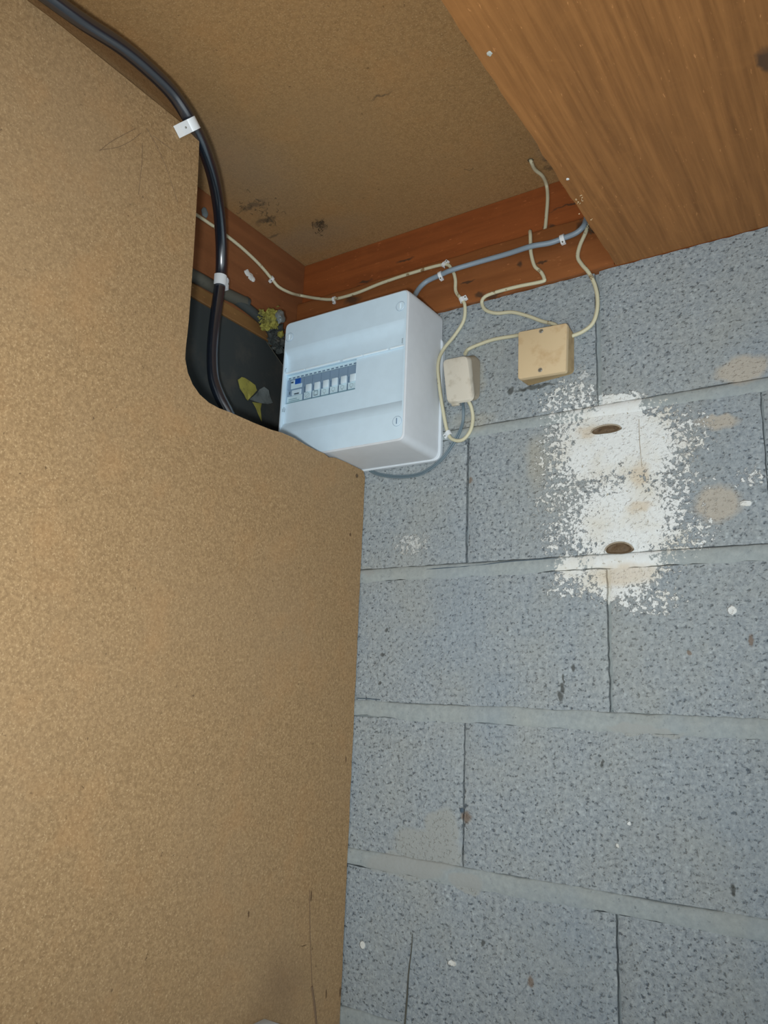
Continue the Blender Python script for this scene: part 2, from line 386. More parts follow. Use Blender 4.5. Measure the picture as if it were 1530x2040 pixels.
mk('mortar_core', bm, M_mort, wall, False)

# ------------------------------------------------------------------ structure: left hardboard panel with its cut-out
def slab_x(bm, pts, x0, x1):
    """extrude a (y,z) outline between x0 and x1"""
    a = [bm.verts.new((x0, p[0], p[1])) for p in pts]; b = [bm.verts.new((x1, p[0], p[1])) for p in pts]
    bm.faces.new(a); bm.faces.new(b[::-1]); n = len(pts)
    for i in range(n): bm.faces.new((a[i], b[i], b[(i+1) % n], a[(i+1) % n]))
cut = []
px_edge = [(397, 283), (393, 380), (388, 470), (382, 560), (376, 640), (370, 695), (369, 715), (374, 742), (384, 766), (398, 786), (416, 802), (436, 813), (460, 822), (505, 842), (540, 856), (562, 862), (585, 872), (612, 888), (632, 898), (645, 903), (655, 911), (668, 912), (690, 921), (724, 938)]
for q in px_edge:
    p = hit(q[0], q[1], 'x', -.705); cut.append((min(p.y, -.0012), p.z))
outl = [(-.0012, -1.5)]
edge = []; rnd = random.Random(3)
zz = -1.5
while zz < cut[-1][1]-.02:
    zz += .02; edge.append((-.0012 - rnd.uniform(0, .0012), zz))
outl += edge + cut[::-1] + [(cut[0][0]-.004, .695), (-.62, .694), (-.72, .688), (-1.9, .688), (-1.9, -1.5)]
bm = bmesh.new(); slab_x(bm, outl, -.713, -.705)
wl = tag(mk('wall_left', bm, M_panel, None, False), 'brown hardboard sheet with a large rounded cut-out around the consumer unit', None, None, 'structure')
def px_strip(pts, wd, name, mat, parent, x=-.7046):
    bm = bmesh.new(); P = spline([hit(a, b, 'x', x) for a, b in pts], 6)
    tube(bm, P, wd, 5); return mk(name, bm, mat, parent)
for pts in ([(270, 256), (225, 280), (205, 295), (198, 300)], [(282, 264), (262, 280), (235, 293), (205, 298), (198, 300)], [(284, 285), (283, 320), (280, 350), (276, 388)],
            [(292, 255), (312, 290), (330, 330), (345, 375), (354, 403)], [(305, 270), (325, 285), (345, 300)]):
    px_strip(pts, .00024, 'pencil_mark', M_pencil, wl)
px_strip([(617, 1772), (617, 1800), (618, 1860), (620, 1920), (622, 1965)], .0004, 'hairline_crack', M_pencil, wl)
px_strip([(621, 1965), (624, 1985), (627, 2010), (632, 2060)], .0016, 'open_crack', M_pencil, wl)

# ceiling, beams, soffit
bm = bmesh.new(); box(bm, -.90, -.285, -1.9, .03, .775, .787); ceil = mk('ceiling', bm, M_ceil, None, False)
tag(ceil, 'brown hardboard ceiling panel with dusty stains above the consumer unit', None, None, 'structure')
def timber(name, x0, x1, y0, y1, z0, z1, mat, lab, bev=.0012, par=None):
    bm = bmesh.new(); box(bm, x0, x1, y0, y1, z0, z1, bev, 1); o = mk(name, bm, mat, par)
    if lab: tag(o, lab, None, None, 'structure')
    return o
timber('trim_1', -.890, -.292, .010, .088, .640, .7749, M_beam, 'reddish wooden beam board running under the ceiling along the block wall')
# ragged lower edge of the batten
bm = bmesh.new(); n = 40; L = []; rnd = random.Random(5)
for i in range(n+1):
    x = -.8715+(-.292+.8715)*i/n; a = rnd.uniform(-.0012, .0010); tp = .6905 - .0008*math.sin(i*.9)
    L.append([Vector((x, .0095, .6005)), Vector((x, -.004, .6005+a)), Vector((x, -.0045, tp-.003)), Vector((x, -.002, tp)), Vector((x, .0095, tp))])
loft(bm, L); tag(mk('trim_2', bm, M_batten, None, True, 50), 'lighter wooden batten on top of the block wall carrying the grey cable', None, None, 'structure')
timber('trim_3', -.895, -.872, -1.9, .0099, .610, .7749, M_left, 'dusty reddish trim board in the cavity behind the hardboard sheet')
timber('trim_4', -.895, -.870, -1.9, -.055, .587, .6098, M_strip, 'narrow orange wooden strip below the dusty trim board')
bm = bmesh.new(); n = 60; L = []; rnd = random.Random(17)  # added infill: covers the sheet's shadow line and makes a lighter band
for i in range(n+1):
    y = -1.9+(-.412+1.9)*i/n
    L.append([Vector((-.7052, y, .6875)), Vector((-.728, y, .730)), Vector((-.752, y, .7749)), Vector((-.758, y, .7749)), Vector((-.712, y, .6875))])
loft(bm, L); tag(mk('added_infill', bm, M_panel, None, True, 60), 'added sloping infill above the left sheet, shaped to catch light behind the black cable', None, None, 'structure')
# large plywood soffit, ragged left edge
bm = bmesh.new(); rnd = random.Random(11)
lft = []
yy = -.001
while yy > -1.9:
    lft.append((-.290 + rnd.uniform(-.0012, .0012), yy)); yy -= .018
pts = lft + [(-.290, -1.9), (.62, -1.9), (.62, -.001)]
a = [bm.verts.new((p[0], p[1], .600)) for p in pts]; b = [bm.verts.new((p[0], p[1], .7745)) for p in pts]
bm.faces.new(a); bm.faces.new(b[::-1])
for i in range(len(pts)): bm.faces.new((a[i], b[i], b[(i+1) % len(pts)], a[(i+1) % len(pts)]))
tag(mk('trim_5', bm, M_soffit, None, False), 'large boxed soffit of grained brown plywood at the top right', None, None, 'structure')
bm = bmesh.new(); box(bm, -.285, .62, -1.9, .09, .775, .79); box(bm, -.292, .62, .0, .09, .6005, .7745)
tag(mk('trim_6', bm, M_beam, None, False), 'roof timber behind the plywood soffit', None, None, 'structure')
# cavity: dark felt board, plus an added black backing for the recess's shade
bm = bmesh.new(); box(bm, -.900, -.890, -1.9, .0, -1.5, .6095); tag(mk('wall_cavity', bm, M_deep, None, False), 'added black backing, its colour standing for shade deep in the cavity', None, None, 'structure')
bm = bmesh.new()
c0 = hit(529, 679, 'x', -.876); c1 = hit(566, 735, 'x', -.876)
slab_x(bm, [(-1.9, -1.5), (c1.y+.02, -1.5), (c1.y+.012, .3), (c1.y, c1.z), (c0.y, .5868), (-1.9, .5868)], -.884, -.8745)
felt = tag(mk('wall_felt', bm, M_felt, None, False), 'dark grey felt board inside the cut-out', None, None, 'structure')
bm = bmesh.new(); tube(bm, [Vector((-.8738, c0.y, c0.z-.002)), Vector((-.8738, c1.y, c1.z))], .0007, 5); mk('frayed_edge', bm, M_lag, felt)
bm = bmesh.new(); box(bm, -.9, .62, -1.9, .09, -1.52, -1.5)
tag(mk('floor', bm, M_floor, None, False), 'plain concrete floor', None, None, 'structure')

# ------------------------------------------------------------------ consumer unit
BX0, BX1, BZ0, BZ1, BF = -.8095, -.5670, .3525, .5925, -.104
cu = thing('consumer_unit', (-.68, 0, .35), 'large white plastic consumer unit with a row of breakers, above the cut hardboard corner', 'fuse box')
bm = bmesh.new()
base = [Vector(q) for q in ((BX0, BZ0), (BX1, BZ0), (BX1, BZ1), (BX0, BZ1))]
oc = rpoly(base, .013, 7); 
loft(bm, [xz(inset(oc, -.0005), -.004), xz(oc, -.06), xz(inset(oc, .0008), BF+.006), xz(inset(oc, .0016), BF+.0018), xz(inset(oc, .0034), BF+.0002), xz(inset(oc, .0046), BF+.0002), xz(inset(oc, .0046), BF+.01)], True, False)
mk('enclosure', bm, M_wside, cu)
bm = bmesh.new()
pl = [Vector(q) for q in ((BX0, BZ0-.003), (BX1+.0040, BZ0-.003), (BX1+.0040, BZ1-.04), (BX0, BZ1-.04))]
po = rpoly(pl, .014, 7); loft(bm, [xz(po, -.0005), xz(po, -.0068), xz(inset(po, .001), -.0078)])
mk('back_plate', bm, M_white, cu)
# front cover: flat plate with a channel
CX0, CX1, ZT, ZB = BX0+.0060, BX1-.0065, .543, .398
bm = bmesh.new()
of = inset(oc, .0040); V1 = [bm.verts.new(p) for p in xz(of, BF)]; V2 = [bm.verts.new((x, BF, z)) for x, z in ((CX0, ZB), (CX1, ZB), (CX1, ZT), (CX0, ZT))]
es = [bm.edges.new((l[i], l[(i+1) % len(l)])) for l in (V1, V2) for i in range(len(l))]
bmesh.ops.triangle_fill(bm, use_beauty=True, use_dissolve=False, edges=es)
CY = BF+.0075
WX0, WX1, WZ0, WZ1 = W(568, 780, CY).x, W(709, 740, CY).x, W(640, 790, CY).z, W(640, 732, CY).z
prof = [(ZT, BF), (ZT-.002, BF+.0003), (ZT-.006, BF+.0016), (ZT-.011, BF+.0042), (ZT-.016, BF+.0062), (ZT-.022, CY), (WZ1+.0035, CY), (WZ1+.0033, CY-.0018), (WZ1, CY-.0018), (WZ1, CY), (WZ0, CY), (.4170, CY), (.4163, CY-.0012), (.409, BF+.002), (.402, BF+.0004), (ZB, BF)]
xs = [CX0, max(WX0, CX0+.0005), WX1, CX1]
for i in range(len(prof)-1):
    (za, ya), (zb, yb) = prof[i], prof[i+1]
    for j in range(3):
        if j == 1 and abs(za-WZ1) < 1e-6 and abs(zb-WZ0) < 1e-6: continue
        bm.faces.new([bm.verts.new(p) for p in ((xs[j], ya, za), (xs[j+1], ya, za), (xs[j+1], yb, zb), (xs[j], yb, zb))])
for xe in (CX0, CX1):
    for i in range(len(prof)-1):
        (za, ya), (zb, yb) = prof[i], prof[i+1]
        bm.faces.new([bm.verts.new(p) for p in ((xe, BF, za), (xe, ya, za), (xe, yb, zb), (xe, BF, zb))] if (abs(ya-BF) > 1e-6 and abs(yb-BF) > 1e-6) else [bm.verts.new(p) for p in (((xe, BF, za), (xe, yb, zb), (xe, BF, zb)) if abs(ya-BF) < 1e-6 else ((xe, BF, za), (xe, ya, za), (xe, BF, zb)))])
# window reveal
for a_, b_ in (((xs[1], WZ0), (WX1, WZ0)), ((WX1, WZ0), (WX1, WZ1)), ((WX1, WZ1), (xs[1], WZ1)), ((xs[1], WZ1), (xs[1], WZ0))):
    bm.faces.new([bm.verts.new(p) for p in ((a_[0], CY, a_[1]), (b_[0], CY, b_[1]), (b_[0], CY+.006, b_[1]), (a_[0], CY+.006, a_[1]))])
bmesh.ops.remove_doubles(bm, verts=bm.verts[:], dist=1e-5)
mk('cover', bm, M_cover, cu, True, 25)
cov = cu
# hinge ridge of the door (broken in segments)
bm = bmesh.new()
for a_, b_ in ((.0, .17), (.18, .47), (.50, .66), (.67, .86), (.88, .995)):
    xa, xb = CX0+(CX1-CX0)*a_, CX0+(CX1-CX0)*b_; box(bm, xa, xb, CY-.0034, CY-.0016, WZ1+.0010, WZ1+.0034, .0005, 1)
mk('hinge_ridge', bm, M_tog, cu)
# cover screws
for px, py in ((577, 672), (798, 610), (791, 839), (592, 893)):
    p = W(px, py, BF)
    if py == 893: p = Vector((W(577, 672, BF).x, BF, W(791, 839, BF).z))
    bm = bmesh.new(); disc(bm, p+Vector((0, .0002, 0)), (0, -1, 0), .0072, .0010, 24, .0068); s = mk('screw_cap', bm, M_cover, cu)
    bm = bmesh.new(); torus(bm, p+Vector((0, -.0002, 0)), (0, -1, 0), .0076, .00022, 28, 5); mk('ring_groove', bm, M_mod, s)
    bm = bmesh.new(); box(bm, p.x-.0006, p.x+.0006, p.y-.0019, p.y-.0007, p.z-.0045, p.z+.0045, .0002, 1)
    o = mk('screw_slot', bm, M_modd if py == 839 else M_tog, s)
# little moulded marks
bm = bmesh.new()
def mark(px0, py0, px1, py1, r=.0003, Y=BF):
    tube(bm, [W(px0, py0, Y), W(px1, py1, Y)], r, 5)
for i in range(3): mark(563+i*2.2, 814, 562+i*2.2, 821)
mark(564, 813, 567, 812.5)
for l in ([(569, 735), (571, 734)], [(569, 735), (568, 741)], [(803, 674), (801, 675)], [(801.5, 675), (801, 684)]): mark(*l[0], *l[1], Y=BF+.0003 if False else BF)
for l in ([(658, 692), (662, 691)], [(712, 677.5), (717, 676.5)]): mark(*l[0], *l[1], r=.0006, Y=CY)
mk('moulded_marks', bm, M_ink, cu)['kind'] = 'stuff'
# modules
H = WZ1-WZ0; mw = (WX1-xs[1])/8.0; YB = CY+.0045
def zf(f): return WZ1 - H*f
bm = bmesh.new(); box(bm, xs[1]-.002, WX1+.002, YB+.0005, -.03, WZ0-.006, WZ1+.006); mk('module_carrier', bm, M_mod, cu, False)
bm = bmesh.new(); box(bm, xs[1], WX1, YB-.0015, YB+.0004, zf(.135), zf(0), .0003, 1); st = mk('terminal_strip', bm, M_card, cu)
bm = bmesh.new()
for i in range(16):
    xa = xs[1]+(WX1-xs[1])*(i+.2)/16; box(bm, xa, xa+mw*.30, YB-.0019, YB-.0014, zf(.125), zf(.085))
mk('terminal_slots', bm, M_modd, st, False)
for i in range(7):
    x0 = xs[1] + (0 if i == 0 else mw*(i+1)); x1 = x0 + (2*mw if i == 0 else mw)
    bm = bmesh.new(); box(bm, x0+.0002, x1-.0002, YB-.0020, YB+.0006, zf(.50), zf(.16), .0004, 1); box(bm, x0+.0002, x1-.0002, YB-.0012, YB+.0006, zf(.99), zf(.50), .0003, 1)
    br = mk('residual_current_device' if i == 0 else 'circuit_breaker', bm, M_mod, cu)
    if i == 0:
        tag(br, 'wide grey module with a blue test button')
        bm = bmesh.new(); box(bm, x0+mw*1.0, x0+mw*1.65, YB-.0042, YB-.0019, zf(.36), zf(.18), .0006, 1); tag(mk('test_button', bm, M_blue, br), 'blue test button')
        bm = bmesh.new(); box(bm, x0+mw*.5, x0+mw*1.8, YB-.0032, YB-.0019, zf(.50), zf(.36), .0004, 1); box(bm, x0+mw*.5, x0+mw*.95, YB-.0032, YB-.0019, zf(.36), zf(.2), .0004, 1); mk('switch_cover', bm, M_card, br)
        bm = bmesh.new(); box(bm, x0+mw*.65, x0+mw*1.75, YB-.0034, YB-.0011, zf(.73), zf(.55), .0005, 1); mk('toggle', bm, M_tog, br)
        bm = bmesh.new(); box(bm, x0+mw*1.0, x0+mw*1.55, YB-.0039, YB-.0033, zf(.72), zf(.68)); box(bm, x0+mw*.28, x0+mw*.36, YB-.0016, YB-.0011, zf(.66), zf(.56)); box(bm, x0+mw*.55, x0+mw*.8, YB-.0038, YB-.0031, zf(.30), zf(.25)); mk('dark_slots', bm, M_slot, br, False)
        bm = bmesh.new(); box(bm, x0+mw*.1, x1-mw*.12, YB-.0024, YB-.0011, zf(.94), zf(.74), .0003, 1); lc = mk('label_card', bm, M_card, br)
        bm = bmesh.new()
        for q in range(2): box(bm, x0+mw*.3, x0+mw*(1.3+.3*q), YB-.0027, YB-.0023, zf(.86+.06*q), zf(.84+.06*q))
        mk('print_lines', bm, M_teal, lc, False)
    else:
        bm = bmesh.new(); box(bm, x0+mw*.38, x0+mw*1.0-.0001, YB-.0050, YB-.0011, zf(.72), zf(.47), .0006, 2); mk('toggle', bm, M_tog, br)
        bm = bmesh.new()
        for q in (.06, .26): box(bm, x0+mw*q, x0+mw*(q+.11), YB-.0016, YB-.0011, zf(.70), zf(.46))
        box(bm, x0, x0+mw*.04, YB-.0023, YB-.0012, zf(.50), zf(.17)); box(bm, x0, x0+mw*.05, YB-.0023, YB-.0012, zf(.98), zf(.74)); mk('dark_slots', bm, M_modd, br, False)
        bm = bmesh.new(); box(bm, x0+mw*.10, x1-mw*.04, YB-.0026, YB-.0011, zf(.93), zf(.71), .0004, 1); lc = mk('label_card', bm, M_card, br)
        c = Vector((x0+mw*.50, YB-.0027, zf(.815))); bm = bmesh.new()
        if i == 2:
            for a_, b_, c_, d_ in ((-.2, -.16, -.07, .07), (.2, .24, -.07, .07), (-.2, .24, .06, .08), (-.2, .24, -.08, -.06)): box(bm, c.x+mw*a_, c.x+mw*b_, c.y-.0002, c.y+.0002, c.z+H*c_, c.z+H*d_)
        else: torus(bm, c, (0, -1, 0), mw*(.24 if i < 2 else .17), .00018, 16, 4)
        if i < 2: tube(bm, [c+Vector((-mw*.15, 0, -mw*.15)), c+Vector((mw*.15, 0, mw*.15))], .0002, 4)
        else: disc(bm, c+Vector((0, 0, -H*.08)), (0, -1, 0), .0006, .0003, 8)
        mk('printed_symbol', bm, M_ink, lc)
bm = bmesh.new(); box(bm, xs[1], WX1, YB-.0020, YB-.0010, zf(1.0), zf(.945), .0002, 1); tag(mk('teal_label_strip', bm, M_teal, cu), 'teal strip under the breaker labels')
# clear pane
tn = NT('clear_pane'); nt = tn.t; tr = nt.nodes.new('ShaderNodeBsdfTransparent'); tr.inputs[0].default_value = (.96, .985, 1, 1)
gl = nt.nodes.new('ShaderNodeBsdfGlossy'); gl.inputs['Roughness'].default_value = .12; mx = nt.nodes.new('ShaderNodeMixShader'); mx.inputs[0].default_value = .05
nt.links.new(tr.outputs[0], mx.inputs[1]); nt.links.new(gl.outputs[0], mx.inputs[2]); nt.links.new(mx.outputs[0], nt.nodes['Material Output'].inputs[0])
bm = bmesh.new(); box(bm, xs[1]+.0002, WX1-.0002, CY-.0006, CY+.0002, WZ0+.0002, WZ1-.0002); tag(mk('clear_window', bm, tn.m, cu, False), 'clear plastic window over the breakers')

# ------------------------------------------------------------------ junction boxes
def quad(pxs, Y): return [Vector((p.x, p.z)) for p in [W(a, b, Y) for a, b in pxs]]
Y2 = -.034
jb = thing('junction_box', (-.392, 0, .445), 'square tan junction box with two screws, to the right of the ivory one', 'junction box')
q = quad([(1031, 755.5), (1127.5, 740), (1130, 642.5), (1032, 661)], Y2)
back = rpoly(quad([(1049, 770), (1144, 744), (1144, 661), (1054, 685)], 0), .006, 4)
f = rpoly(q, .004, 4)
mid = rpoly([a*.6+b*.4 for a, b in zip(q, quad([(1049, 770), (1144, 744), (1144, 661), (1054, 685)], 0))], .005, 4)
bm = bmesh.new(); loft(bm, [xz(back, -.0008), xz(back, -.004), xz(mid, Y2*.62), xz(inset(f, .0004), Y2+.0075)]); mk('base', bm, M_beige2, jb)
bm = bmesh.new(); loft(bm, [xz(inset(f, .0001), Y2+.0073), xz(f, Y2+.002), xz(inset(f, .0006), Y2+.0003), xz(inset(f, .0013), Y2)]); lid = mk('lid', bm, M_beige, jb)
for px, py in ((1078, 659.5), (1076, 737)):
    p = W(px, py, Y2-.0002); bm = bmesh.new(); disc(bm, p+Vector((0, .001, 0)), (0, -1, 0), .0026, .0018, 14, .002); s = mk('screw', bm, M_screw, lid)
    bm = bmesh.new(); torus(bm, p+Vector((0, .0003, 0)), (0, -1, 0), .0030, .0006, 16, 6); mk('screw_recess', bm, M_oldd, s)
    
Y1 = -.038
jo = thing('junction_box', (-.52, 0, .43), 'grubby ivory junction box with soft corners beside the white consumer unit', 'junction box')
qf = quad([(889, 803), (942, 796), (931, 706), (880, 716)], Y1); qb = quad([(908, 806), (956, 796), (957, 712), (912, 705)], 0)
qb[3] = Vector((qf[3].x-.004, qb[2].y+.0015)); qb[0] = Vector((qf[0].x-.003, qb[1].y))
f = rpoly(qf, .010, 6); b = rpoly(qb, .010, 6); m1 = rpoly([x*.75+y*.25 for x, y in zip(qf, qb)], .010, 6)
bm = bmesh.new(); loft(bm, [xz(b, -.0008), xz(b, -.012), xz(m1, Y1+.011)]); mk('base', bm, M_oldd, jo)
bm = bmesh.new(); loft(bm, [xz(m1, Y1+.0108), xz(inset(f, -.0006), Y1+.005), xz(inset(f, .0012), Y1+.001), xz(inset(f, .0032), Y1)]); lid = mk('lid', bm, M_old, jo)
bm = bmesh.new(); torus(bm, W(905, 738, Y1+.0004), (0, -1, 0), .0075, .0005, 28, 5); torus(bm, W(905, 738, Y1+.0004), (0, -1, 0), .0115, .0004, 28, 5); mk('moulded_ring', bm, M_old, lid)
bm = bmesh.new(); p = W(907, 804, -.03); box(bm, p.x-.006, p.x+.006, p.y-.002, p.y+.004, p.z-.003, p.z+.003, .001, 1); mk('cable_entry', bm, M_old, jo)

# ------------------------------------------------------------------ cables
def path(L): return [hit(a, b, ax, v) for a, b, ax, v in L]
def cable(name, L, r, mat, label, k=7, n=10):
    P = spline(path(L), k); bm = bmesh.new(); tube(bm, P, r, n); o = mk(name, bm, mat, None, True, 60); tag(o, label, 'cable'); return o, P
rc = .0030; yb = .010-rc-.0004; yt = -.0045-rc; yw = -rc-.0006; xt = -.872+rc+.0004
cable('cream_cable', [(352, 402, 'x', xt), (390, 427, 'x', xt), (430, 454, 'x', xt), (475, 488, 'x', xt), (515, 525, 'x', xt), (541, 555, 'x', xt+.001), (556, 572, 'x', -.863), (580, 584, 'x', -.858),
    (600, 589, 'y', yt), (635, 595, 'y', yt), (665, 596, 'y', yt), (710, 584, 'y', yt), (760, 564, 'y', yt), (820, 544, 'y', yt), (884, 527, 'y', yt), (900, 537, 'y', yt),
    (907, 556, 'y', yt), (908, 580, 'y', yt), (919, 596, 'y', yt), (926, 608, 'y', yt), (924, 638, 'y', yw), (906, 668, 'y', yw), (883, 697, 'y', -.010), (873, 724, 'y', -.018), (875, 765, 'y', -.017), (883, 820, 'y', -.008), (892, 862, 'y', yw),
    (903, 876, 'y', yw), (922, 876, 'y', yw), (937, 858, 'y', yw), (942, 834, 'y', yw), (939, 812, 'y', -.008), (933, 798, 'y', -.014)], .0028, M_cream,
    'long cream cable clipped along the beams, looping past the consumer unit into the ivory box')
cable('cream_cable', [(1056, 316, 'z', .779), (1059, 324, 'z', .7715), (1066, 338, 'z', .7715), (1081, 351, 'z', .7715), (1089, 370, 'y', yb), (1091, 395, 'y', yb), (1089, 425, 'y', yb), (1086, 456, 'y', yb), (1082, 468, 'y', .005), (1064, 474, 'y', .004), (1057, 466, 'y', .001),
    (1056, 461, 'y', -.003), (1056.5, 468, 'y', yt), (1057, 485, 'y', yt), (1058, 505, 'y', yt), (1065, 530, 'y', yt), (1077, 541, 'y', yt), (1084, 555, 'y', yt), (1079, 561, 'y', yt), (1030, 571, 'y', yt), (985, 583, 'y', yt), (965, 592, 'y', yt), (960, 604, 'y', yw), (968, 618, 'y', yw), (990, 624, 'y', yw),
    (1020, 622, 'y', yw), (1050, 629, 'y', yw), (1080, 640, 'y', yw), (1104, 646, 'y', -.008), (1112, 655, 'y', -.010)], .0028, M_cream, 'cream cable dropping from a ceiling hole with a hairpin bend to the tan junction box')
cable('cream_cable', [(1172, 448, 'y', -.002), (1166, 465, 'y', yt), (1155, 490, 'y', yt), (1151, 512, 'y', yt), (1160, 528, 'y', yt), (1172, 542, 'y', yt), (1184, 565, 'y', yw-.001), (1190, 592, 'y', yw), (1189, 620, 'y', yw), (1180, 645, 'y', yw), (1160, 661, 'y', yw), (1138, 670, 'y', -.008)], .0029, M_cream,
    'cream cable curving down the wall into the right side of the tan junction box')
cable('cream_cable', [(1040, 666, 'y', -.010), (1026, 669, 'y', yw), (985, 676, 'y', yw), (955, 686, 'y', yw), (933, 696, 'y', yw-.001), (926, 706, 'y', -.010)], .0028, M_cream, 'short cream cable linking the ivory and the tan junction boxes')
rg = .0040; yg = -.0045-rg-.0002
_, PG = cable('grey_cable', [(818, 612, 'y', -.050), (830, 582, 'y', -.022), (848, 562, 'y', -.012), (877, 548, 'y', yg-.004), (900, 538, 'y', yg-.0068), (950, 523, 'y', yg), (1010, 506, 'y', yg), (1057, 491, 'y', yg-.0068), (1095, 484, 'y', yg-.003), (1121, 475, 'y', yg), (1148, 464, 'y', yg), (1163, 450, 'y', -.008), (1167, 436, 'y', .002)], .0041, M_gcab,
    'thicker blue-grey cable along the batten from the consumer unit to the plywood soffit')
tw = thing('twin_cable', W(735, 938, -.004), 'thin dark grey twin cable drooping under the consumer unit up to the ivory junction box', 'cable')
for dx, dy in ((0, 0), (2.0, 3.4)):
    L = [(728, 930), (748, 941), (770, 946), (800, 948), (835, 943), (862, 928), (884, 908), (900, 884), (913, 862), (921, 840), (922, 815), (920, 798)]
    P = spline([W(a+dx*(1 if b < 900 else .2), b+dy*(.2 if b < 860 else 1), -.003 if i < 10 else -.008) for i, (a, b) in enumerate(L)], 7); bm = bmesh.new(); tube(bm, P, .0015, 8); mk('strand', bm, M_twin, tw)

# black mains cable
BL = [(70, -25, 'x', -.690), (160, 40, 'x', -.690), (240, 92, 'x', -.691), (300, 142, 'x', -.692), (345, 188, 'x', -.694), (379, 240, 'x', -.698), (404, 290, 'x', -.715), (424, 350, 'x', -.750), (435, 410, 'x', -.790), (440, 470, 'x', -.820), (441, 520, 'x', -.836),
      (439, 560, 'x', -.841), (432, 610, 'x', -.841), (426, 660, 'x', -.842), (423, 710, 'x', -.842), (426, 755, 'x', -.838), (438, 790, 'x', -.830), (456, 825, 'x', -.822), (475, 870, 'x', -.82)]
o, PB = cable('black_cable', BL, .0088, M_black, 'thick black mains cable sweeping from the top left down into the dark cut-out', 8, 16)

# ------------------------------------------------------------------ clips
def clip(pxy, ax, v, tpx, r, label, side=1, wid=.006, name='cable_clip', group=None, lug=1.0, mat=None):
    """arched nail clip over a cable; centre on its axis at pixel, tpx a second pixel along the cable"""
    c = hit(*pxy, ax, v); t = (hit(*tpx, ax, v)-c).normalized()
    n = Vector((0, -1, 0)) if ax == 'y' else Vector((1, 0, 0)); s = t.cross(n).normalized()*side; m = mat or M_wclip
    root = thing(name, c, label, 'cable clip', group)
    a0 = [(r+.0002)]; bm = bmesh.new(); lay = []
    for k in range(13):
        a = math.pi*(k/12)*1.12 - .06*math.pi
        e = s*math.cos(a)+n*math.sin(a); i_, o_ = c+e*(r+.0001), c+e*(r+.0016)
        lay.append([i_-t*wid/2, o_-t*wid/2, o_+t*wid/2, i_+t*wid/2])
    loft(bm, lay); mk('arch', bm, m, root, True, 40)
    bm = bmesh.new(); L = .0048*lug
    q = [c+s*(r+.0008)+n*(-r*.8), c+s*(r+.0008+L)+n*(-r*.8), c+s*(r+.0008+L)+n*(r*.35), c+s*(r+.0008)+n*(r*.75)]
    loft(bm, [[p-t*wid*.5 for p in q], [p+t*wid*.5 for p in q]]); lg = mk('lug', bm, m, root, True, 30)
    bm = bmesh.new(); h = c+s*(r+.0010+L*.5)+n*(r*.45); disc(bm, h, n, .0014, .0016, 10, .001); mk('nail', bm, M_screw, root)
    return root
clip((379, 250), 'x', -.697, (392, 276), .0090, 'large white clip holding the black cable at the top of the hardboard sheet', side=1, wid=.0150, lug=2.6)
clip((438, 560), 'x', -.841, (437, 575), .0090, 'large white clip around the black cable in front of the dusty trim board', side=-1, wid=.0170, lug=1.4)
clip((541, 555), 'x', xt+.001, (548, 564), .0030, 'small white clip on the cream cable left of the beam corner', side=1, wid=.005)
clip((666, 596), 'y', yt, (675, 594), .0030, 'small white clip on the cream cable above the top edge of the consumer unit', side=1, wid=.0045)
clip((886, 528), 'y', yt, (893, 532), .0030, 'small white clip on the cream cable just above the grey cable', side=-1, wid=.0065)
clip((921, 598), 'y', yt, (925, 606), .0030, 'white clip on the cream cable at the bottom edge of the batten', side=-1, wid=.0075)
clip((894, 864), 'y', yw, (898, 871), .0030, 'white clip on the cream cable loop beside the lower corner of the consumer unit', side=1, wid=.0075)
clip((878, 548), 'y', yg-.004, (886, 544), .0043, 'light grey clip on the grey cable near the top corner of the consumer unit', side=1, wid=.0055, lug=.8)
clip((1121, 475), 'y', yg, (1129, 472), .0043, 'light grey clip on the grey cable close to the plywood soffit', side=1, wid=.0065, lug=.8)

# ------------------------------------------------------------------ cavity bits
def fuzz(cx, cy_, sx, sy_, ax, v, n, r, name, label, cat, mat=M_web, seed=1, ln=5):
    rnd = random.Random(seed); bm = bmesh.new()
    for _ in range(n):
        x, y = rnd.gauss(cx, sx), rnd.gauss(cy_, sy_); pts = []
        for q in range(4):
            pts.append(hit(x, y, ax, v(rnd) if callable(v) else v)); x += rnd.uniform(-ln, ln); y += rnd.uniform(-ln, ln)
        tube(bm, spline(pts, 3), r, 4)
    o = mk(name, bm, mat); tag(o, label, cat); o['kind'] = 'stuff'; return o
pipe = thing('conduit', hit(440, 580, 'x', -.8625), 'dark conduit with a worn grey sleeve running behind the black cable', 'pipe')
bm = bmesh.new(); tube(bm, spline(path([(330, 520, 'x', -.8625), (385, 549, 'x', -.8625), (440, 580, 'x', -.8625), (488, 603, 'x', -.8625)]), 8), .0098, 16); mk('sleeve', bm, M_lag, pipe)
bm = bmesh.new(); tube(bm, spline(path([(470, 597, 'x', -.8625), (500, 619, 'x', -.8625), (530, 646, 'x', -.8625), (545, 668, 'x', -.8625)]), 8), .0080, 14); mk('tube', bm, M_pipe, pipe)
bm = bmesh.new(); tube(bm, spline(path([(486, 601, 'x', -.8625), (491, 605, 'x', -.8625)]), 4), .0101, 16); mk('sleeve_end', bm, M_pipe, pipe)
def lump(bm, c, r, seed, sub=3, amp=.4, sq=(1, 1, 1)):
    from mathutils import noise as mn
    q = bmesh.ops.create_icosphere(bm, subdivisions=sub, radius=1)
    for v in q['verts']:
        d = 1+amp*mn.noise(v.co*1.8+Vector((seed*7.3, 0, seed)))+amp*.6*mn.noise(v.co*5+Vector((0, seed*3, 0)))
        v.co = Vector(c)+Vector((v.co.x*sq[0], v.co.y*sq[1], v.co.z*sq[2]))*r*d
